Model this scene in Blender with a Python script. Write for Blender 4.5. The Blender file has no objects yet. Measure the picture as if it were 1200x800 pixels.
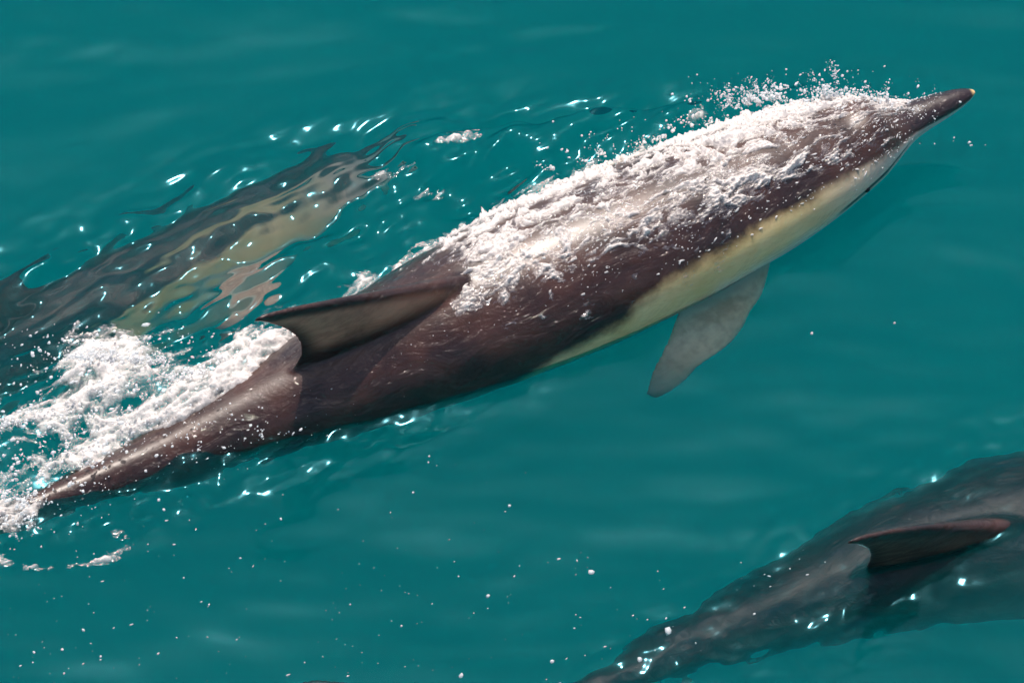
import bpy, bmesh, math, random
import numpy as np
from mathutils import Vector, Matrix

# ------------------------------------------------------------------ camera
SC = bpy.context.scene
PITCH = math.radians(48.0)
DIST = 9.0
FRAME_W = 1.80                       # metres across the frame at the aim point
cam_pos = np.array([0.0, -DIST * math.cos(PITCH), DIST * math.sin(PITCH)])
fwd = -cam_pos / np.linalg.norm(cam_pos)
right = np.array([1.0, 0.0, 0.0])
up = np.cross(right, fwd)
cd = bpy.data.cameras.new('camera')
cam = bpy.data.objects.new('camera', cd)
SC.collection.objects.link(cam)
cam.location = cam_pos
cam.rotation_euler = (math.pi / 2 - PITCH, 0, 0)
cd.sensor_width = 36.0
cd.lens = 36.0 * DIST / FRAME_W
cd.clip_start = 0.1
cd.clip_end = 2000
SC.camera = cam

# ------------------------------------------------------------------ sky, sun, exposure
SUN_EL, SUN_AZ = math.radians(76), math.radians(0)     # azimuth from +Y (away from camera) towards +X
w = bpy.data.worlds.new('World')
SC.world = w
w.use_nodes = True
nt = w.node_tree
sky = nt.nodes.new('ShaderNodeTexSky')
sky.sky_type = 'NISHITA'
sky.sun_disc = False
sky.sun_elevation = SUN_EL
sky.sun_rotation = SUN_AZ
sky.air_density = 0.75
sky.dust_density = 3.5
sky.ozone_density = 0.4
nt.nodes['Background'].inputs['Strength'].default_value = 0.15
nt.links.new(sky.outputs[0], nt.nodes['Background'].inputs['Color'])
ld = bpy.data.lights.new('sun', 'SUN')
ld.energy = 5.0
ld.angle = math.radians(0.53)
ld.color = (1.0, 0.89, 0.80)
ld.cycles.is_caustics_light = True
sun = bpy.data.objects.new('sun', ld)
SC.collection.objects.link(sun)
sd = Vector((math.sin(SUN_AZ) * math.cos(SUN_EL), math.cos(SUN_AZ) * math.cos(SUN_EL), math.sin(SUN_EL)))
sun.rotation_euler = sd.to_track_quat('Z', 'Y').to_euler()
sun.location = sd * 20
vs = SC.view_settings
vs.view_transform = 'Standard'
vs.look = 'None'
vs.exposure = 0.08
vs.gamma = 1.0
SC.cycles.use_denoising = True
SC.cycles.adaptive_threshold = 0.02
SC.cycles.max_bounces = 8
SC.cycles.volume_bounces = 5
SC.cycles.transmission_bounces = 8
SC.cycles.transparent_max_bounces = 12
SC.cycles.sample_clamp_indirect = 6.0

# ------------------------------------------------------------------ helpers
rng = np.random.default_rng(7)
K = 1200 / FRAME_W


def at(px, py, z=0.0):
    """world point at height z that the photograph shows at pixel (px, py)"""
    px = np.asarray(px, float); py = np.asarray(py, float); z = np.asarray(z, float)
    u = (px - 600) / K / DIST
    v = (400 - py) / K / DIST
    d = fwd + u[..., None] * right + v[..., None] * up
    t = (z - cam_pos[2]) / d[..., 2]
    return cam_pos + d * t[..., None]


def project(P):
    """pixel of the photograph at which a world point appears"""
    d = np.asarray(P, float) - cam_pos
    dep = d @ fwd
    return 600 + K * DIST * (d @ right) / dep, 400 - K * DIST * (d @ up) / dep


def smooth(a, b, x):
    t = np.clip((x - a) / (b - a), 0, 1)
    return t * t * (3 - 2 * t)


def perlin(x, y, seed=0):
    r = np.random.default_rng(seed)
    ang = r.random(4096) * 2 * np.pi
    p = r.permutation(4096)
    xi = np.floor(x).astype(np.int64); yi = np.floor(y).astype(np.int64)
    xf = x - xi; yf = y - yi

    def g(ix, iy, dx, dy):
        a = ang[p[(p[ix & 4095] + iy) & 4095]]
        return np.cos(a) * dx + np.sin(a) * dy
    u = xf ** 3 * (xf * (xf * 6 - 15) + 10); v = yf ** 3 * (yf * (yf * 6 - 15) + 10)
    a = g(xi, yi, xf, yf); b = g(xi + 1, yi, xf - 1, yf)
    c = g(xi, yi + 1, xf, yf - 1); d = g(xi + 1, yi + 1, xf - 1, yf - 1)
    return (a * (1 - u) + b * u) * (1 - v) + (c * (1 - u) + d * u) * v * 1.0


def fbm(x, y, octs=4, seed=0, gain=0.5, lac=2.03, billow=False):
    s = np.zeros_like(x); a = 1.0; tot = 0
    for o in range(octs):
        n = perlin(x * lac ** o + 17.3 * o, y * lac ** o - 9.1 * o, seed + o)
        s += a * (np.abs(n) * 2 - 0.5 if billow else n * 1.6)
        tot += a; a *= gain
    return s / tot


def interp(xs, ys, x):
    """smooth (Catmull-Rom, non-uniform) interpolation"""
    xs = np.asarray(xs, float); ys = np.asarray(ys, float)
    m = np.gradient(ys, xs, axis=0)
    i = np.clip(np.searchsorted(xs, x) - 1, 0, len(xs) - 2)
    h = xs[i + 1] - xs[i]
    t = np.clip((x - xs[i]) / h, 0, 1)
    if ys.ndim > 1:
        t = t[..., None]; h = h[..., None]
    h00 = 2 * t ** 3 - 3 * t ** 2 + 1; h10 = t ** 3 - 2 * t ** 2 + t
    h01 = -2 * t ** 3 + 3 * t ** 2; h11 = t ** 3 - t ** 2
    return h00 * ys[i] + h10 * h * m[i] + h01 * ys[i + 1] + h11 * h * m[i + 1]


def mesh_from(name, verts, faces, mat=None, smooth_=True):
    me = bpy.data.meshes.new(name)
    verts = np.asarray(verts, np.float32)
    faces = np.asarray(faces, np.int32)
    n = faces.shape[1]
    me.vertices.add(len(verts)); me.vertices.foreach_set('co', verts.ravel())
    me.loops.add(faces.size); me.loops.foreach_set('vertex_index', faces.ravel())
    me.polygons.add(len(faces))
    me.polygons.foreach_set('loop_start', np.arange(0, faces.size, n, dtype=np.int32))
    me.polygons.foreach_set('loop_total', np.full(len(faces), n, np.int32))
    me.update(calc_edges=True)
    me.validate()
    if smooth_:
        me.polygons.foreach_set('use_smooth', np.ones(len(me.polygons), bool))
    if mat:
        me.materials.append(mat)
    return me


def froth_mesh(v, f, thick):
    me = mesh_from('froth', v, f, FROTH)
    a = me.attributes.new('thick', 'FLOAT', 'POINT'); a.data.foreach_set('value', thick.astype(np.float32))
    return me


def link(name, me, label=None, cat=None, group=None, kind=None, parent=None):
    o = bpy.data.objects.new(name, me)
    SC.collection.objects.link(o)
    if label: o['label'] = label
    if cat: o['category'] = cat
    if group: o['group'] = group
    if kind: o['kind'] = kind
    if parent: o.parent = parent
    return o


def grid_faces(nu, nv, keep=None):
    idx = np.arange(nu * nv).reshape(nu, nv)
    f = np.stack([idx[:-1, :-1], idx[1:, :-1], idx[1:, 1:], idx[:-1, 1:]], -1).reshape(-1, 4)
    if keep is not None:
        f = f[keep.ravel()[f].all(1)]
    return f


def compact(v, f, thick):
    used = np.unique(f)
    m = np.full(len(v), -1); m[used] = np.arange(len(used))
    return v[used], m[f], thick.ravel()[used]


class Nodes:
    def __init__(self, name):
        self.m = bpy.data.materials.new(name)
        self.m.use_nodes = True
        self.t = self.m.node_tree
        self.t.nodes.clear()
        self.out = self.t.nodes.new('ShaderNodeOutputMaterial')

    def n(self, kind, ins=None, **kw):
        nd = self.t.nodes.new('ShaderNode' + kind)
        for k, v in kw.items():
            setattr(nd, k, v)
        for k, v in (ins or {}).items():
            s = nd.inputs[k]
            if hasattr(v, 'bl_idname') and hasattr(v, 'links'):
                self.t.links.new(v, s)
            else:
                s.default_value = v
        return nd

    def math(self, op, a, b=0.0, clamp=False):
        return self.n('Math', {0: a, 1: b}, operation=op, use_clamp=clamp).outputs[0]

    def ramp(self, v, a, b):
        return self.n('MapRange', {'Value': v, 'From Min': a, 'From Max': b}, interpolation_type='SMOOTHSTEP').outputs[0]

    def mix(self, f, a, b):
        nd = self.t.nodes.new('ShaderNodeMix')
        nd.data_type = 'RGBA'
        for k, v in ((0, f), (6, a), (7, b)):
            if hasattr(v, 'links'):
                self.t.links.new(v, nd.inputs[k])
            else:
                nd.inputs[k].default_value = v
        return nd.outputs[2]


# ------------------------------------------------------------------ materials
def make_skin():
    N = Nodes('dolphin_skin')
    s = N.n('Attribute', attribute_name='body_x').outputs['Fac']
    a = N.n('Attribute', attribute_name='body_a').outputs['Fac']      # degrees from the dorsal line, 0..180
    fin = N.n('Attribute', attribute_name='fin').outputs['Fac']
    co = N.n('Attribute', attribute_name='canon').outputs['Vector']
    no = N.n('TexNoise', {'Vector': co, 'Scale': 9.0, 'Detail': 5.0, 'Roughness': 0.6}).outputs['Fac']
    ns = N.n('TexNoise', {'Vector': co, 'Scale': 55.0, 'Detail': 4.0}).outputs['Fac']
    aw = N.math('ADD', a, N.math('MULTIPLY', N.math('SUBTRACT', no, 0.5), 26.0))
    aw = N.math('ADD', aw, N.math('MULTIPLY', N.math('SUBTRACT', ns, 0.5), 5.0))
    # lower limit of the dark cape, in degrees from the dorsal line, along the body (hourglass saddle)
    cur = N.n('FloatCurve', {'Value': N.math('DIVIDE', s, 2.4)})
    pts = [(0.0, 86), (0.07, 84), (0.12, 76), (0.2, 66), (0.35, 56), (0.5, 55), (0.64, 57), (0.8, 69), (0.95, 83), (1.08, 99),
           (1.22, 116), (1.5, 110), (2.4, 108)]
    c = cur.mapping.curves[0]
    while len(c.points) < len(pts):
        c.points.new(0.5, 0.5)
    for p, (x, y) in zip(c.points, pts):
        p.location = (x / 2.4, y / 180)
    cur.mapping.update()
    lim = N.math('MULTIPLY', cur.outputs[0], 180.0)
    d = N.math('SUBTRACT', aw, lim)
    below = N.ramp(d, -7.0, 9.0)
    white = N.ramp(d, 26.0, 50.0)
    dark = N.mix(N.ramp(no, 0.3, 0.75), (0.013, 0.0042, 0.0032, 1), (0.058, 0.022, 0.014, 1))
    rear = N.ramp(s, 0.98, 1.2)
    tan = N.mix(N.ramp(no, 0.25, 0.75), (0.74, 0.53, 0.21, 1), (0.86, 0.66, 0.33, 1))
    tan = N.mix(N.ramp(s, 0.5, 0.18), tan, (0.62, 0.50, 0.42, 1))
    pale = N.mix(rear, tan, (0.34, 0.31, 0.28, 1))
    lower = N.mix(white, pale, (0.72, 0.66, 0.52, 1))
    col = N.mix(below, dark, lower)
    col = N.mix(N.math('MULTIPLY', N.math('SUBTRACT', 1.0, below), N.ramp(s, 0.2, 0.13)), col, (0.016, 0.007, 0.008, 1))
    # dark stripe from the gape towards the flipper
    st = N.math('ABSOLUTE', N.math('SUBTRACT', a, N.math('ADD', 90.0, N.math('MULTIPLY', N.math('SUBTRACT', s, 0.25), 70.0))))
    stm = N.math('MULTIPLY', N.ramp(st, 6.0, 2.5), N.math('MULTIPLY', N.ramp(s, 0.15, 0.19), N.ramp(s, 0.37, 0.33)))
    col = N.mix(stm, col, (0.03, 0.022, 0.022, 1))
    # pale beak tip
    col = N.mix(N.ramp(s, 0.012, 0.001), col, (0.75, 0.50, 0.22, 1))
    fl = N.mix(N.ramp(N.math('ADD', N.math('MULTIPLY', no, .5), N.math('MULTIPLY', ns, .5)), 0.38, 0.62), (0.62, 0.36, 0.22, 1), (0.90, 0.63, 0.43, 1))
    fl = N.mix(N.ramp(N.math('ADD', N.n('Attribute', attribute_name='fin_r').outputs['Fac'], N.math('MULTIPLY', no, 0.15)), 0.62, 1.12), fl, (0.06, 0.032, 0.024, 1))
    col = N.mix(fin, col, fl)
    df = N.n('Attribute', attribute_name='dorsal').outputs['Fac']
    col = N.mix(N.math('MULTIPLY', df, N.ramp(no, 0.2, 0.6)), col, (0.62, 0.255, 0.15, 1))  # pale fin patch; its brightness is partly painted light
    # scratches and pale rake marks on the skin
    stretch = N.n('Mapping', {'Vector': co, 'Scale': (14.0, 90.0, 90.0), 'Rotation': (0, 0.5, 0.3)}).outputs[0]
    scr = N.n('TexNoise', {'Vector': stretch, 'Scale': 1.0, 'Detail': 3.0}).outputs['Fac']
    col = N.mix(N.math('MULTIPLY', N.ramp(scr, 0.66, 0.74), 0.12), col, (0.22, 0.16, 0.14, 1))
    # film of water running over the skin: uneven, glossy
    flow = N.n('Mapping', {'Vector': co, 'Scale': (8.0, 17.0, 17.0)}).outputs[0]
    b1 = N.n('TexNoise', {'Vector': flow, 'Scale': 1.0, 'Detail': 3.0, 'Distortion': 1.2}).outputs['Fac']
    b2 = N.n('TexNoise', {'Vector': co, 'Scale': 120.0, 'Detail': 2.0}).outputs['Fac']
    flow2 = N.n('Mapping', {'Vector': co, 'Scale': (42.0, 65.0, 65.0)}).outputs[0]
    b3 = N.n('TexNoise', {'Vector': flow2, 'Scale': 1.0, 'Detail': 3.0, 'Roughness': 0.6, 'Distortion': 0.8}).outputs['Fac']
    b1 = N.math('ADD', b1, N.math('MULTIPLY', b3, 0.22))
    h = N.math('ADD', N.math('MULTIPLY', b1, 0.034), N.math('MULTIPLY', b2, 0.0018))
    bump = N.n('Bump', {'Height': h, 'Strength': 0.9, 'Distance': 1.0}).outputs[0]
    p = N.n('BsdfPrincipled', {'Base Color': col, 'Roughness': 0.35, 'Coat Weight': 0.75, 'Coat Roughness': 0.05,
                               'Coat IOR': 1.4, 'Coat Normal': bump})
    N.t.links.new(p.outputs[0], N.out.inputs['Surface'])
    return N.m


def make_water():
    N = Nodes('sea_water')
    refr = N.n('BsdfRefraction', {'Color': (1, 1, 1, 1), 'Roughness': 0.0, 'IOR': 1.333}).outputs[0]
    milky = N.n('BsdfDiffuse', {'Color': (0.001, 0.20, 0.21, 1)}).outputs[0]
    inner = N.n('MixShader', {0: 0.045, 1: refr, 2: milky}).outputs[0]
    gl = N.n('BsdfGlossy', {'Color': (0.16, 0.48, 0.60, 1), 'Roughness': 0.11}).outputs[0]
    fr = N.n('Fresnel', {'IOR': 1.333}).outputs[0]
    sh = N.n('MixShader', {0: fr, 1: inner, 2: gl}).outputs[0]
    N.t.links.new(sh, N.out.inputs['Surface'])
    sc_ = N.n('VolumeScatter', {'Color': (0.001, 0.92, 0.89, 1), 'Density': 0.78, 'Anisotropy': 0.0}).outputs[0]
    ab = N.n('VolumeAbsorption', {'Color': (0.05, 0.935, 0.918, 1), 'Density': 0.42}).outputs[0]
    add = N.n('AddShader', {0: sc_, 1: ab}).outputs[0]
    N.t.links.new(add, N.out.inputs['Volume'])
    return N.m


def make_froth():
    N = Nodes('froth')
    co = N.n('TexCoord').outputs['Object']
    no = N.n('TexNoise', {'Vector': co, 'Scale': 190.0, 'Detail': 3.0}).outputs['Fac']
    bump = N.n('Bump', {'Height': no, 'Strength': 0.7, 'Distance': 0.004}).outputs[0]
    p = N.n('BsdfPrincipled', {'Base Color': (0.88, 0.84, 0.82, 1), 'Roughness': 0.14, 'IOR': 1.36, 'Normal': bump}).outputs[0]
    tr = N.n('BsdfTranslucent', {'Color': (0.82, 0.79, 0.76, 1)}).outputs[0]
    sh = N.n('MixShader', {0: 0.35, 1: p, 2: tr}).outputs[0]
    # where the froth is thin it is a clear film with few bubbles
    th = N.n('Attribute', attribute_name='thick').outputs['Fac']
    a = N.math('ADD', th, N.math('MULTIPLY', N.math('SUBTRACT', no, 0.5), 0.5))
    clear = N.n('MixShader', {0: 0.10, 1: N.n('BsdfTransparent').outputs[0], 2: N.n('BsdfGlossy', {'Roughness': 0.08, 'Normal': bump}).outputs[0]}).outputs[0]
    sh = N.n('MixShader', {0: N.ramp(a, -0.05, 0.95), 1: clear, 2: sh}).outputs[0]
    N.t.links.new(sh, N.out.inputs['Surface'])
    return N.m


def make_drops():
    N = Nodes('water_drops')
    p = N.n('BsdfPrincipled', {'Base Color': (0.93, 0.94, 0.95, 1), 'Roughness': 0.06, 'IOR': 1.33}).outputs[0]
    tr = N.n('BsdfTranslucent', {'Color': (0.93, 0.94, 0.95, 1)}).outputs[0]
    sh = N.n('MixShader', {0: 0.5, 1: p, 2: tr}).outputs[0]
    sh = N.n('MixShader', {0: 0.78, 1: N.n('BsdfTransparent').outputs[0], 2: sh}).outputs[0]
    N.t.links.new(sh, N.out.inputs['Surface'])
    return N.m


SKIN, WATER, FROTH, DROPS = make_skin(), make_water(), make_froth(), make_drops()

# ------------------------------------------------------------------ dolphin, straight: beak tip at x=0, tail to +x, dorsal +z
PX = np.array([0.0, .012, .03, .065, .11, .15, .18, .22, .28, .36, .45, .56, .70, .85, 1.0, 1.15, 1.3, 1.45, 1.6, 1.75, 1.9, 2.05, 2.2, 2.27])
PT = np.array([.004, .010, .016, .0225, .028, .033, .052, .084, .092, .110, .125, .139, .152, .158, .156, .146, .130, .108, .086, .064, .047, .034, .024, .012])
PB = np.array([.005, .012, .019, .028, .036, .044, .053, .066, .082, .104, .122, .140, .155, .160, .154, .142, .124, .104, .084, .066, .050, .036, .025, .012])
PW = np.array([.005, .012, .018, .025, .031, .041, .056, .076, .095, .114, .129, .143, .155, .160, .155, .141, .120, .096, .072, .050, .034, .024, .020, .012])
L = 2.27


def section(x, th):
    """canonical body surface; th = angle from the dorsal line (radians, + on the right-hand = camera side)"""
    t = interp(PX, PT, x); b = interp(PX, PB, x); wd = interp(PX, PW, x)
    c = np.cos(th); s_ = np.sin(th)
    z = np.where(c > 0, t * c, b * c)
    return x, -wd * s_, z            # -y is the camera side


def build_canonical():
    nx, nt_ = 260, 72
    u = np.linspace(0, 1, nx)
    x = L * (0.25 * u ** 2 + 0.75 * u)
    X, TH = np.meshgrid(x, np.linspace(0, 2 * np.pi, nt_, endpoint=False), indexing='ij')
    x_, y_, z_ = section(X, TH)
    # mouth line: a shallow groove along the side of the beak
    g = np.exp(-((np.abs(((TH + np.pi) % (2 * np.pi)) - np.pi) - math.radians(100)) / 0.10) ** 2) * smooth(.0, .02, X) * (1 - smooth(.20, .24, X))
    y_ = y_ * (1 - 0.13 * g)
    V = np.stack([x_, y_, z_], -1).reshape(-1, 3)
    idx = np.arange(nx * nt_).reshape(nx, nt_)
    nxt = np.roll(idx, -1, axis=1)
    F = np.stack([idx[:-1], nxt[:-1], nxt[1:], idx[1:]], -1).reshape(-1, 4)
    verts = [V]; faces = [F]; off = len(V)
    tips = np.array([[0 - .004, 0, 0], [L + .006, 0, 0]])
    verts.append(tips)
    a = np.stack([np.full(nt_, off), nxt[0], idx[0], idx[0]], -1)
    b = np.stack([np.full(nt_, off + 1), idx[-1], nxt[-1], nxt[-1]], -1)
    tri = [a, b]; off += 2

    def foil(lead, trail, thick, n=40, m=20, frame=None):
        """fin: lead/trail = 2D outlines (chord coordinate, span) from root to tip"""
        nonlocal off
        t = np.linspace(0, 1, n)
        le = interp(np.linspace(0, 1, len(lead)), np.array(lead, float), t)
        tr = interp(np.linspace(0, 1, len(trail)), np.array(trail, float), t)
        ph = np.linspace(0, 2 * np.pi, 2 * m, endpoint=False)
        cpos = (1 - np.cos(ph)) / 2
        prof = np.sign(np.sin(ph)) * (1.9 * np.sqrt(np.clip(cpos, 0, 1)) * (1 - cpos) * 0.75 + .10 * (1 - (2 * cpos - 1) ** 2))
        ch = np.linalg.norm(tr - le, axis=1)
        P = le[:, None, :] * (1 - cpos)[None, :, None] + tr[:, None, :] * cpos[None, :, None]
        th_ = (thick * np.maximum(ch, 0.012))[:, None] * prof[None, :] + .0032 * np.sign(np.sin(ph)) * np.sqrt(np.abs(np.sin(ph)))
        pts = frame(P[..., 0], P[..., 1], th_)
        v = pts.reshape(-1, 3)
        id_ = np.arange(n * 2 * m).reshape(n, 2 * m) + off
        nx_ = np.roll(id_, -1, axis=1)
        f = np.stack([id_[:-1], nx_[:-1], nx_[1:], id_[1:]], -1).reshape(-1, 4)
        verts.append(v); faces.append(f)
        off += len(v)
        cen = np.stack([pts[0].mean(0), pts[-1].mean(0)])
        verts.append(cen)
        tri.append(np.stack([np.full(2 * m, off), nx_[0], id_[0], id_[0]], -1))
        tri.append(np.stack([np.full(2 * m, off + 1), id_[-1], nx_[-1], nx_[-1]], -1))
        off += 2

    # dorsal fin: chord along x, span along z
    lead = [(0.985, 0.10), (1.08, 0.162), (1.185, 0.214), (1.295, 0.270), (1.395, 0.317), (1.46, 0.341), (1.487, 0.345)]
    trail = [(1.46, 0.06), (1.412, 0.140), (1.404, 0.175), (1.412, 0.222), (1.438, 0.275), (1.474, 0.320), (1.497, 0.339)]
    foil(lead, trail, 0.105, frame=lambda a, b, t: np.stack([a, t, b], -1))
    # flippers: root on the lower flank
    for sgn in (-1, 1):
        root = np.array([0.585, sgn * 0.085, -0.085])
        span = np.array([0.66, sgn * 0.80, -0.42]); span /= np.linalg.norm(span)
        chord = np.array([1.0, sgn * -0.15, 0.12]); chord -= span * chord.dot(span); chord /= np.linalg.norm(chord)
        nrm = np.cross(span, chord)
        lead = [(-0.105, -0.05), (-0.10, 0.03), (-0.078, 0.10), (-0.04, 0.165), (0.01, 0.22), (0.062, 0.275), (0.085, 0.292)]
        trail = [(0.10, -0.05), (0.10, 0.02), (0.085, 0.07), (0.078, 0.12), (0.088, 0.18), (0.105, 0.240), (0.112, 0.284)]
        foil(lead, trail, 0.10, frame=lambda a, b, t, r=root, s_=span, c=chord, n_=nrm:
             r + .86 * a[..., None] * c + b[..., None] * s_ + t[..., None] * n_)
    # tail flukes
    for sgn in (-1, 1):
        lead = [(2.10, 0.0), (2.15, 0.06), (2.21, 0.13), (2.28, 0.20), (2.345, 0.248), (2.375, 0.262)]
        trail = [(2.29, 0.0), (2.31, 0.06), (2.325, 0.13), (2.345, 0.19), (2.37, 0.24), (2.385, 0.263)]
        foil(lead, trail, 0.09, frame=lambda a, b, t, sg=sgn: np.stack([a, sg * b, t], -1))
    me = bpy.data.meshes.new('tmp')
    V = np.concatenate(verts)
    fl = [tuple(int(i) for i in q) for q in np.concatenate(faces)] + [tuple(int(i) for i in q[:3]) for q in np.concatenate(tri)]
    me.from_pydata(V.tolist(), [], fl)
    import bmesh
    bm = bmesh.new(); bm.from_mesh(me)
    bmesh.ops.recalc_face_normals(bm, faces=bm.faces)
    bm.to_mesh(me); bm.free()
    o = bpy.data.objects.new('tmp', me)
    SC.collection.objects.link(o)
    r = o.modifiers.new('r', 'REMESH'); r.mode = 'VOXEL'; r.voxel_size = 0.0042; r.use_smooth_shade = True
    s_ = o.modifiers.new('s', 'SMOOTH'); s_.iterations = 7; s_.factor = 0.5
    dg = bpy.context.evaluated_depsgraph_get()
    out = bpy.data.meshes.new_from_object(o.evaluated_get(dg))
    co = np.empty(len(out.vertices) * 3, np.float32); out.vertices.foreach_get('co', co)
    bpy.data.objects.remove(o)
    return out, co.reshape(-1, 3).astype(float)


CANON, CV = build_canonical()


def canon_attributes():
    x, y, z = CV.T
    t = interp(PX, PT, np.clip(x, 0, L)); wd = interp(PX, PW, np.clip(x, 0, L)); b = interp(PX, PB, np.clip(x, 0, L))
    zz = np.where(z > 0, z / t, z / b); yy = y / wd
    ang = np.degrees(np.arctan2(np.abs(yy), zz))
    rad = np.hypot(yy, zz)
    fin = ((rad > 1.12) & (z < 0.02) & (x > .35) & (x < 1.1)).astype(float)
    fin = np.where((x > .3) & (x < 1.1) & (z < 0.02), smooth(1.05, 1.25, rad), 0)
    r_ = np.linalg.norm(np.stack([x - .585, np.abs(y) - .085, z + .085], -1), axis=1) / 0.29
    # dorsal fin stays in the dark cape
    ang = np.where((z > 0.10) & (rad > 1.05), np.minimum(ang, 30), ang)
    # pale centre of the dorsal fin, also standing in for light on it; dark edges
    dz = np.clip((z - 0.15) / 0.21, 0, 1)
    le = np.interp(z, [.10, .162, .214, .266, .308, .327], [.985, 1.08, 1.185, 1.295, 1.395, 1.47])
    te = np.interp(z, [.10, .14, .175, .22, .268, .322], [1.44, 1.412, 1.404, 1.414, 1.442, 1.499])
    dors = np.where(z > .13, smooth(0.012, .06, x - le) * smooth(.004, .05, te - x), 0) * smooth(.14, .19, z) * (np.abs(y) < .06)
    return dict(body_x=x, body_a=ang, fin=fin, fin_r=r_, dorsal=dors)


ATTR = canon_attributes()


def make_bend(ctrl, roll_deg, length=L, girth=1.0):
    """ctrl: world points from beak tip to tail; returns canonical -> world map. roll > 0 tips the back towards the camera"""
    ctrl = np.asarray(ctrl, float)
    for _ in range(2):
        c2 = ctrl.copy(); c2[1:-1] = 0.25 * ctrl[:-2] + 0.5 * ctrl[1:-1] + 0.25 * ctrl[2:]; ctrl = c2
    dl = np.r_[0, np.cumsum(np.linalg.norm(np.diff(ctrl, axis=0), axis=1))]
    S = np.linspace(0, dl[-1], 400)
    C = interp(dl, ctrl, S)
    k = np.ones(41) / 41
    Cp = np.concatenate([C[0] + (C[0] - C[1:21])[::-1], C, C[-1] + (C[-1] - C[-21:-1])[::-1]])
    C = np.stack([np.convolve(Cp[:, i], k, 'valid') for i in range(3)], -1)
    S = np.r_[0, np.cumsum(np.linalg.norm(np.diff(C, axis=0), axis=1))]
    sc = S[-1] / length
    T = np.gradient(C, S, axis=0); T /= np.linalg.norm(T, axis=1)[:, None]      # towards the tail
    Y = np.cross(np.array([0, 0, 1.0]), T); Y /= np.linalg.norm(Y, axis=1)[:, None]  # lateral
    # canonical -y is the camera side: make Y point away from the camera (+Y world)
    Y *= np.sign(Y[:, 1:2])
    Z = np.cross(T, Y); Z *= np.sign(Z[:, 2:3])
    r = np.radians(np.interp(S / S[-1], np.linspace(0, 1, len(np.atleast_1d(roll_deg))), np.atleast_1d(roll_deg)))[:, None]
    Y, Z = Y * np.cos(r) + Z * np.sin(r), Z * np.cos(r) - Y * np.sin(r)

    def f(P):
        P = np.asarray(P, float)
        s = P[..., 0] * sc
        o = []
        for A in (C, Y, Z):
            o.append(np.stack([np.interp(s, S, A[:, i]) for i in range(3)], -1))
        ext = np.where(s < 0, s, np.where(s > S[-1], s - S[-1], 0))
        return o[0] + np.where(s < 0, 1, 1)[..., None] * ext[..., None] * np.where((s < 0)[..., None], T[0], T[-1]) + sc * girth * (P[..., 1:2] * o[1] + P[..., 2:3] * o[2])
    f.scale = sc
    return f


def make_dolphin(bend, label, group, pale_lit_fin=0.12):
    me = CANON.copy()
    W = bend(CV)
    org = W.mean(0)
    me.vertices.foreach_set('co', (W - org).astype(np.float32).ravel())
    for k, v in ATTR.items():
        at_ = me.attributes.new(k, 'FLOAT', 'POINT'); at_.data.foreach_set('value', (v * (pale_lit_fin if k == 'dorsal' else 1)).astype(np.float32))
    at_ = me.attributes.new('canon', 'FLOAT_VECTOR', 'POINT'); at_.data.foreach_set('vector', CV.astype(np.float32).ravel())
    me.materials.clear(); me.materials.append(SKIN)
    me.polygons.foreach_set('use_smooth', np.ones(len(me.polygons), bool))
    me.update()
    o = link('dolphin', me, label, 'dolphin', group)
    o.location = org
    o.cycles.is_caustics_receiver = True
    return o


GROUP = 'dolphins swimming together'
MAIN_PX = [(1142, 107, .112), (1100, 124, .104), (1062, 142, .098), (1035, 155, .094), (987, 175, .086), (912, 211, .07), (800, 264, .05),
           (700, 308, .038), (600, 352, .028), (500, 398, .012), (400, 444, -.012), (300, 495, -.033), (200, 540, -.043), (100, 577, -.042),
           (0, 615, -.04), (-90, 650, -.05), (-160, 685, -.07)]
main_ctrl = np.array([at(a, b, c) for a, b, c in MAIN_PX])
BEND1 = make_bend(main_ctrl, [10, 10, 10, 10, 8])
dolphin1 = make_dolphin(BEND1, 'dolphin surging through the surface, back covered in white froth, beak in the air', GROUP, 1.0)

d2 = [at(x + 678, y + 214 + max(0, 60 - x) * .16 + .33 * max(0, x - 380), -.16 - max(0, 60 - x) * .0002) for x, y, _ in MAIN_PX]
BEND2 = make_bend(d2, [20, 20], girth=1.16)
dolphin2 = make_dolphin(BEND2, 'dark dolphin awash just under the rippled surface, swimming away from the pale specks', GROUP)

d3a, d3b = at(492, 205, -.24), at(-390, 655, -.30)
d3 = [d3a * (1 - t) + d3b * t for t in np.linspace(0, 1, 9)]
BEND3 = make_bend(d3, [-38, -38])
dolphin3 = make_dolphin(BEND3, 'pale dolphin blurred by ripples under water behind the tall dorsal fin and splash', GROUP)

# eyes, small and dark, on the cheeks above the gape
EYE = Nodes('eye')
EYE.t.links.new(EYE.n('BsdfPrincipled', {'Base Color': (0.01, 0.008, 0.008, 1), 'Roughness': 0.08}).outputs[0], EYE.out.inputs['Surface'])
for dol, bend in ((dolphin1, BEND1), (dolphin2, BEND2), (dolphin3, BEND3)):
    for sg in (1, -1):
        p_ = np.array(section(np.array(0.285), np.array(sg * math.radians(92)))) * np.array([1, .965, 1])
        bm = bmesh.new()
        bmesh.ops.create_icosphere(bm, subdivisions=2, radius=0.007)
        em = bpy.data.meshes.new('eye'); bm.to_mesh(em); bm.free()
        em.materials.append(EYE.m)
        em.polygons.foreach_set('use_smooth', np.ones(len(em.polygons), bool))
        e = link('eye', em, parent=dol)
        e.location = Vector(bend(p_)) - dol.location

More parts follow.
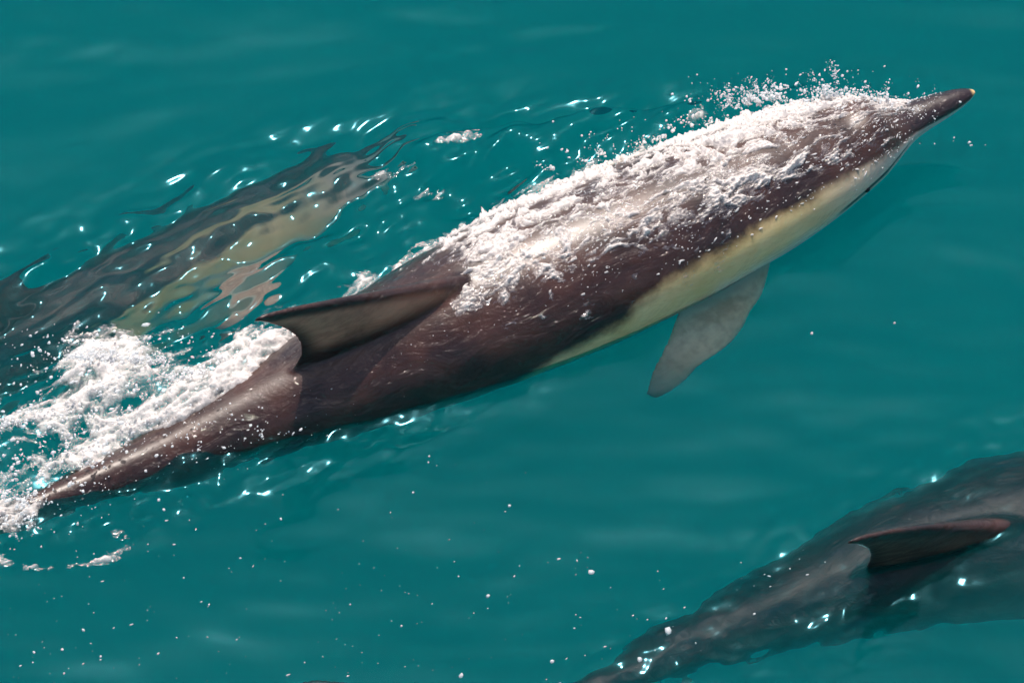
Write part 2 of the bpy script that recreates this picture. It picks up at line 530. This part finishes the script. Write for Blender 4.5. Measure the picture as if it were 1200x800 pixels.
# ------------------------------------------------------------------ sea: one sheet with real ripples, closed below
def splat(px, py, lst):
    m = np.zeros_like(px)
    for cx, cy, rx, ry, ang, wt in lst:
        a = math.radians(ang)
        dx, dy = px - cx, py - cy
        u = (dx * math.cos(a) + dy * math.sin(a)) / rx
        v = (-dx * math.sin(a) + dy * math.cos(a)) / ry
        m += wt * np.exp(-(u * u + v * v) ** 1.5)
    return m


AX = math.radians(33)                                    # heading of the pod in plan


def ridge(X, Y, pts, back, front):
    """a crest line of lifted water: pts = (px, py, height); steep on the far side, long slope on the near side"""
    w_ = np.array([np.r_[at(a, b, h)[:2], h] for a, b, h in pts])
    o = np.argsort(w_[:, 0]); w_ = w_[o]
    yr = interp(w_[:, 0], w_[:, 1], X) + 0.006 * fbm(X * 14, X * 0 + 3.3, 3, 91)
    A = np.where((X > w_[0, 0]) & (X < w_[-1, 0]), interp(w_[:, 0], w_[:, 2], X), 0)
    d = Y - yr
    return A * np.where(d > 0, np.exp(-(d / back) ** 2), np.exp(-(d / front) ** 2))


def sea_height(X, Y):
    z = 0.010 * np.sin(1.9 * X + 3.1 * Y + .4) + 0.006 * np.sin(-3.4 * X + 5.2 * Y + 1.3) + 0.013 * fbm(X * 2.0, Y * 4.2, 3, 5)
    far = np.exp(-(np.hypot(X, Y) / 3.0) ** 4)
    z = z * (0.4 + 0.6 * far)
    px, py = project(np.stack([X, Y, 0 * X], -1))
    U = X * math.cos(AX) + Y * math.sin(AX); W = -X * math.sin(AX) + Y * math.cos(AX)
    # ripples: strong along the far side of the pod and over the near dolphin, fading into smooth water
    m1 = splat(px, py, [(330, 270, 330, 110, -20, .8), (120, 375, 230, 110, -20, .6), (640, 180, 230, 60, -12, .9), (60, 420, 170, 100, 0, .8)])
    m2 = splat(px, py, [(1050, 640, 330, 100, -28, .8), (770, 770, 140, 60, -30, .6)])
    m3 = splat(px, py, [(200, 565, 230, 50, -18, .95), (500, 500, 150, 40, -18, .35)])
    m = np.clip(m1, 0, 1)
    z = z + 0.036 * m * fbm(U * 5.5, W * 11, 3, 21, .45) + 0.011 * np.clip(splat(px, py, [(640, 190, 210, 60, -14, 1), (450, 250, 120, 60, -20, .8)]), 0, 1) * fbm(U * 4.5, W * 21, 2, 31)
    z = z + 0.005 * m * fbm(U * 10, W * 16, 2, 81)
    z = z + 0.010 * splat(px, py, [(1165, 325, 70, 24, 32, 1), (80, 68, 90, 16, 4, 1), (630, 42, 110, 12, -6, 1), (620, 492, 40, 16, 10, .8), (470, 10, 90, 10, 5, 1)]) * fbm(U * 5, W * 8, 2, 83)
    z = z + 0.015 * np.clip(m2, 0, 1) * fbm(U * 9, W * 13, 3, 41, .42)
    z = z + 0.020 * np.clip(m3, 0, 1) * fbm(U * 9, W * 15, 3, 51, .42)
    z = z + 0.0010 * far * fbm(U * 6, W * 9, 2, 61)
    z = z + ridge(X, Y, [(430, 195, 0), (500, 172, .024), (580, 150, .045), (660, 137, .056), (740, 128, .06), (830, 120, .055), (900, 110, .03), (980, 100, 0)], .024, .12)
    z = z + ridge(X, Y, [(-90, 540, .02), (0, 492, .035), (90, 432, .055), (150, 425, .065), (215, 446, .065), (265, 425, .075), (310, 395, .08), (352, 385, .06), (400, 370, 0)], .026, .10)
    return z


def spaced(lo, hi, step, reach):
    a = np.arange(lo, hi + step / 2, step)
    g = [step]
    while sum(g) < reach:
        g.append(g[-1] * 1.3)
    g = np.cumsum(g)
    return np.r_[(lo - g)[::-1], a, hi + g]


gx = spaced(-1.1, 1.1, 0.0046, 150); gy = spaced(-.95, .95, 0.0046, 150)
X, Y = np.meshgrid(gx, gy, indexing='ij')
Z = sea_height(X, Y)
V = np.stack([X, Y, Z], -1).reshape(-1, 3)
F = grid_faces(len(gx), len(gy))
idx = np.arange(len(V)).reshape(len(gx), len(gy))
ring = np.r_[idx[:, 0], idx[-1, 1:], idx[-2::-1, -1], idx[0, -2:0:-1]]
low = V[ring].copy(); low[:, 2] = -30
n0 = len(V)
lowi = np.arange(len(ring)) + n0
nr = np.roll(ring, -1); nl = np.roll(lowi, -1)
side = np.stack([ring, lowi, nl, nr], -1)
cen = np.array([[0, 0, -30.0]])
V = np.concatenate([V, low, cen])
me = mesh_from('sea', V, np.concatenate([F, side]), WATER)
bm_f = [(int(a), int(n0 + len(ring)), int(b)) for a, b in zip(lowi, nl)]
import bmesh
bm = bmesh.new(); bm.from_mesh(me); bm.verts.ensure_lookup_table()
for q in bm_f:
    bm.faces.new([bm.verts[i] for i in q])
bm.to_mesh(me); bm.free()
me.polygons.foreach_set('use_smooth', np.ones(len(me.polygons), bool))
sea = link('sea_water', me, kind='structure')
sea.cycles.is_caustics_caster = True


# ------------------------------------------------------------------ froth: real relief, holes where the skin or water shows
LOW = np.array([(-300, 700), (430, 440), (470, 425), (500, 405), (530, 385), (560, 352), (600, 336), (640, 325), (700, 312), (740, 300), (800, 284), (870, 252), (900, 237),
                (950, 214), (1000, 192), (1040, 172), (1062, 155), (1075, 120), (1300, -200)], float)


def body_froth(bend):
    nx, nth = 640, 330
    x = np.linspace(0.10, 1.12, nx); th = np.radians(np.linspace(-100, 75, nth))
    XX, TH = np.meshgrid(x, th, indexing='ij')
    base = np.stack(section(XX, TH), -1)
    rad = base.copy(); rad[..., 0] = 0
    R_ = np.linalg.norm(rad, axis=-1, keepdims=True); rad /= R_
    px, py = project(bend(base))
    e = np.interp(px, LOW[:, 0], LOW[:, 1]) - py
    arc = TH * 0.15
    wob = 16 * fbm(XX * 13, arc * 13, 3, 3)
    m = smooth(-16, 30, e + 1.4 * wob)
    m = m * (1 - smooth(1052, 1075, px))
    m = m - splat(px, py, [(965, 160, 62, 17, -14, .55), (690, 268, 120, 24, -20, .12), (800, 225, 70, 22, -22, .08),
                           (480, 350, 80, 60, 0, 1.2), (1040, 150, 30, 14, -20, .25)])
    m = m + splat(px, py, [(850, 150, 90, 30, -12, .35), (865, 165, 60, 36, -20, .22), (950, 115, 70, 16, -10, .4), (640, 230, 130, 26, -26, .16), (535, 372, 20, 36, 30, .3), (900, 200, 60, 20, -20, .2), (560, 300, 60, 24, -30, .25), (575, 325, 45, 28, -30, .35), (545, 365, 22, 30, 30, .3), (700, 290, 90, 14, -20, .12),
                           (598, 360, 9, 34, 8, .42), (640, 352, 8, 26, 4, .4), (690, 356, 9, 30, 6, .45), (745, 335, 8, 28, 10, .4), (812, 305, 12, 34, 14, .5), (850, 285, 10, 30, 14, .45), (470, 440, 40, 18, 40, .3)])
    m = np.where(TH < math.radians(-60), np.maximum(m, 0.62 * (px < 1040)), m)
    n1 = fbm(XX * 14 + 2.2 * fbm(XX * 6, arc * 9, 2, 71), arc * 33 + 1.6 * fbm(XX * 9, arc * 14, 2, 73), 4, 11, .64)
    n2 = fbm(XX * 55, arc * 125, 3, 13, .6, billow=True)
    n3 = fbm(XX * 150, arc * 210, 2, 17, .6, billow=True)
    rd = 1 - 3.2 * np.abs(perlin(XX * 20 + 1.2 * n1, arc * 62 + 1.5 * n1, 19))
    q = 1.15 * m - 1.10 + 1.9 * n1 + 0.8 * n2 + 0.6 * rd
    h = 0.0075 * q
    h = h * (0.7 + 0.9 * smooth(0, .02, h)) + 0.0014 * n3 * (q > -.1)
    h = np.clip(h, .0006, 0.028)
    keep = (q > -0.3) & (m > .05)
    P = bend(base + rad * h[..., None])
    f = grid_faces(nx, nth, keep)
    return compact(P.reshape(-1, 3), f, np.clip(.08 + q / 1.2, 0, 1))


v, f, tk = body_froth(BEND1)
link('froth', froth_mesh(v, f, tk), 'white froth streaming over the back of the surging dolphin', 'froth', kind='stuff')


def water_froth(x0, x1, y0, y1, step, maskfn, seed, hs, ang, su, sw):
    gx = np.arange(x0, x1, step); gy = np.arange(y0, y1, step)
    X, Y = np.meshgrid(gx, gy, indexing='ij')
    z = sea_height(X, Y)
    px, py = project(np.stack([X, Y, z], -1))
    m = maskfn(px, py)
    U = X * math.cos(ang) + Y * math.sin(ang); W = -X * math.sin(ang) + Y * math.cos(ang)
    n1 = fbm(U * su + 1.5 * fbm(U * 5, W * 8, 2, seed + 9), W * sw, 4, seed, .62)
    n2 = fbm(U * 60, W * 100, 3, seed + 20, .6, billow=True)
    n3 = fbm(U * 160, W * 190, 2, seed + 30, .6, billow=True)
    rd = 1 - 3.2 * np.abs(perlin(U * su * 1.4 + 1.2 * n1, W * sw * 1.7 + 1.5 * n1, seed + 3))
    q = 1.25 * m - 0.82 + 1.45 * n1 + 0.5 * n2 + 0.45 * rd
    h = hs * q + 0.001 * n3
    keep = (q > -0.2) & (m > 0.06)
    P = np.stack([X, Y, z + np.clip(h, .0006, 3 * hs)], -1)
    return compact(P.reshape(-1, 3), grid_faces(len(gx), len(gy), keep), np.clip(q / 1.1, 0, 1))


def tail_mask(px, py):
    m = splat(px, py, [(310, 415, 75, 34, -38, 1.1), (240, 455, 90, 36, -30, .85), (140, 425, 75, 40, 0, 1.05), (115, 408, 40, 20, 0, .35), (190, 490, 110, 36, -25, .6),
                       (110, 500, 70, 60, 30, .5), (50, 490, 110, 20, -14, .6), (40, 560, 110, 60, -30, .42), (10, 605, 50, 26, -30, .5), (110, 550, 100, 26, -26, .4)])
    m = m - splat(px, py, [(165, 464, 44, 18, -20, .55), (60, 520, 60, 18, -10, .35), (240, 425, 30, 12, 10, .3)])
    cut = py - np.interp(px, [-50, 0, 100, 200, 300, 400], [612, 588, 545, 496, 442, 380])
    m = m - .75 * smooth(-14, 22, cut + 10 * fbm(px / 30, py / 20, 2, 44)) * smooth(10, 70, px)
    ring = np.abs(np.hypot((px - 62) / 84, (py - 632) / 34) - 1)
    m = np.maximum(m, 0) + splat(px, py, [(225, 508, 34, 16, 35, .5), (275, 505, 26, 9, 25, .45), (120, 560, 40, 12, -30, .35), (50, 595, 30, 16, -30, .4)]) + .52 * np.exp(-(ring / .13) ** 2) * smooth(600, 640, py)
    return np.clip(m, 0, 1.15)


v, f, tk = water_froth(-1.05, -.30, -.64, .10, .0026, tail_mask, 301, .012, AX - .25, 16, 30)
link('froth', froth_mesh(v, f, tk), 'white splash of broken water thrown up behind the dorsal fin', 'froth', kind='stuff')


def edge_mask(px, py):
    line = np.interp(px, [380, 440, 500, 560, 620, 700, 760, 830, 900, 1000], [345, 322, 290, 258, 225, 192, 175, 150, 118, 105])
    d = py - line
    m = smooth(-16, 8, d) * (1 - smooth(40, 70, d)) * smooth(385, 430, px) * (1 - smooth(840, 880, px))
    return m * (.62 + .3 * smooth(700, 500, px)) + splat(px, py, [(535, 161, 30, 6, -8, 1), (505, 228, 18, 7, -10, .8), (815, 136, 16, 9, -50, 1), (460, 200, 30, 8, -10, .4)])


v, f, tk = water_froth(-.36, .45, -.05, .52, .0028, edge_mask, 401, .010, AX, 16, 30)
link('froth', froth_mesh(v, f, tk), 'fringe of white bubbles on the water along the far side of the frothy back', 'froth', kind='stuff')

# ------------------------------------------------------------------ droplets and specks
def blobs(name, P, r, stretch, label, cat, mat, seed=1):
    bm = bmesh.new(); bmesh.ops.create_icosphere(bm, subdivisions=1, radius=1)
    bv = np.array([v.co[:] for v in bm.verts]); bf = np.array([[v.index for v in q.verts] for q in bm.faces]); bm.free()
    g = np.random.default_rng(seed)
    n = len(P)
    jit = 1 + 0.22 * g.standard_normal((n, len(bv), 1))
    D = .6 * g.standard_normal((n, 3)) + np.array([1.2, .8, .15]); D /= np.linalg.norm(D, axis=1)[:, None]
    v = bv[None] * jit
    along = np.einsum('nij,nj->ni', v, D)
    v = v + D[:, None, :] * (along * (stretch - 1)[:, None])[..., None]
    v = v * r[:, None, None] + P[:, None, :]
    f = (bf[None] + (np.arange(n) * len(bv))[:, None, None]).reshape(-1, 3)
    o = link(name, mesh_from(name, v.reshape(-1, 3), f, mat), label, cat, kind='stuff')
    o.cycles.is_caustics_receiver = True
    return o


def cloud(lst, seed):
    """lst: px, py, spread px, spread py, zmin, zmax, count, rmin, rmax"""
    g = np.random.default_rng(seed)
    P, r = [], []
    for cx, cy, sx, sy, z0, z1, n, r0, r1 in lst:
        z = g.uniform(z0, z1, n)
        n = int(n * 2.2); z = g.uniform(z0, z1, n)
        a, b = cx + sx * g.standard_normal(n), cy + sy * g.standard_normal(n)
        k = fbm(a / 22, b / 14, 2, seed) > -.02
        P.append(at(a[k], b[k], z[k]))
        r.append((r0 + (r1 - r0) * g.random(k.sum()) ** 4) * .85)
    return np.concatenate(P), np.concatenate(r)


def flecks(bend, n, seed):
    """bubbles and flecks of foam carried along the wet back"""
    g = np.random.default_rng(seed)
    x = g.uniform(.06, 1.75, n); th = np.radians(g.uniform(-80, 80, n))
    base = np.stack(section(x, th), -1)
    P = bend(base)
    px, py = project(P)
    e = np.interp(px, LOW[:, 0], LOW[:, 1]) - py
    arc = th * .15
    cl = fbm(x * 11, arc * 36, 3, 511, .6)
    p = smooth(-45, 20, e) * np.where(px < 545, .12, 1) * np.clip(.25 + 2.2 * cl, .03, 1)
    p = np.where((px < 430), .10 * np.clip(.1 + 2.5 * cl, 0, 1), p)
    ok = g.random(n) < p
    r = (.0005 + .0015 * g.random(ok.sum()) ** 4) * np.where(px[ok] < 545, .6, 1)
    return P[ok], r


P, r = flecks(BEND1, 13000, 77)
g = np.random.default_rng(3)
blobs('foam_flecks', P, r, 1 + 3 * g.random(len(r)), 'fine white flecks and bubbles sliding over the wet dark back', 'foam flecks', DROPS, 9)
P, r = cloud([(985, 108, 45, 13, .12, .26, 150, .0006, .0036), (900, 120, 45, 14, .12, .24, 260, .0006, .0032), (1050, 125, 25, 14, .10, .2, 60, .0008, .003), (1075, 122, 18, 10, .125, .14, 60, .0005, .002),
              (975, 92, 8, 12, .2, .3, 24, .001, .004), (912, 105, 10, 10, .2, .26, 22, .001, .0045), (1115, 170, 16, 6, .02, .1, 7, .001, .0035), (750, 170, 60, 16, .1, .2, 60, .001, .003)], 5)
def jets(lst, seed):
    """thrown strings of water: px, py, reach px, count, z"""
    g = np.random.default_rng(seed)
    P, r = [], []
    for x0, x1, y0, y1, reach, cnt, z0 in lst:
        for _ in range(cnt):
            t0 = g.random()
            base = at(x0 + (x1 - x0) * t0, y0 + (y1 - y0) * t0 + g.normal(0, 2), z0)
            d = np.array([g.normal(-.25, .5), g.normal(.25, .35), 1.0]); d /= np.linalg.norm(d)
            ln = reach / K * (.3 + g.random() ** 2)
            n = int(12 + ln * 700)
            t = np.sort(g.random(n)) ** .8
            q = base + d * (ln * t)[:, None] + np.array([-.02, 0, -.015]) * (t ** 2)[:, None] + g.normal(0, .0016, (n, 3)) * (1 + 2 * t)[:, None]
            P.append(q); r.append((.0027 - .0018 * t) * (.3 + 1.1 * g.random(n) ** 3))
    return np.concatenate(P), np.concatenate(r)


pj, rj = jets([(840, 1040, 122, 118, 30, 34, .15), (960, 990, 116, 112, 60, 7, .17), (900, 925, 118, 116, 46, 6, .16), (640, 840, 205, 140, 14, 14, .13)], 15)
P = np.concatenate([P, pj]); r = np.r_[r, rj]
g = np.random.default_rng(6)
blobs('spray', P, r, 1 + .9 * g.random(len(r)) ** 2, 'small white drops of spray flying over the head and beak', 'spray', DROPS, 2)
P, r = cloud([(110, 420, 50, 22, .05, .16, 170, .001, .0042), (60, 520, 50, 45, .0, .09, 420, .001, .004), (20, 585, 26, 25, .0, .08, 260, .001, .004), (215, 410, 45, 14, .06, .13, 60, .001, .003),
              (150, 480, 50, 35, .03, .1, 220, .001, .0035), (270, 500, 50, 14, .03, .08, 90, .001, .003)], 8)
pj, rj = jets([(85, 200, 420, 425, 30, 40, .06), (200, 340, 450, 395, 16, 30, .06), (0, 90, 500, 480, 20, 22, .03)], 16)
P = np.concatenate([P, pj]); r = np.r_[r, rj]
blobs('spray', P, r, 1 + 1.3 * g.random(len(r)) ** 2, 'scattered white drops of spray around the splash behind the fin', 'spray', DROPS, 3)

n = 330
g = np.random.default_rng(12)
px = g.uniform(-20, 1000, n); py = 520 + 290 * g.random(n) ** .6
ok = (py > 560 - .08 * px) & ((px < 640) | (py > 640)) & (px + py * 1.55 < 2010)
px, py = px[ok], py[ok]
P1 = at(px, py, 0 * px); P1[:, 2] = sea_height(P1[:, 0], P1[:, 1]) - .0002; r1 = .0005 + .0013 * g.random(len(px)) ** 3
GLINTS = [(693, 665, 5), (572, 691, 4), (597, 590, 3), (540, 785, 5), (647, 769, 4), (656, 797, 4), (783, 739, 8), (750, 771, 5), (98, 739, 3.2), (329, 605, 2.4),  # larger white blobs stand in for bright glints on the water
       (951, 393, 3), (1048, 379, 2.2), (484, 574, 2.2), (503, 533, 2.4), (502, 540, 2), (40, 765, 2.4), (73, 762, 2.4), (118, 770, 2.4), (75, 788, 2.2), (470, 726, 2), (410, 703, 2)]
bx = at(np.array([b[0] for b in GLINTS]), np.array([b[1] for b in GLINTS]), np.zeros(len(GLINTS)))
bx[:, 2] = sea_height(bx[:, 0], bx[:, 1]) + .001
P2 = np.concatenate([P1, bx]); r2 = np.r_[r1, np.array([b[2] for b in GLINTS]) / K * .62]
blobs('foam_specks_glints', P2, r2, np.r_[1 + 2.5 * g.random(len(px)) ** 3, np.full(len(GLINTS), 1.05)], 'tiny white bubbles, foam specks and blobs standing in for glints on the smooth teal water', 'foam specks', DROPS, 4)
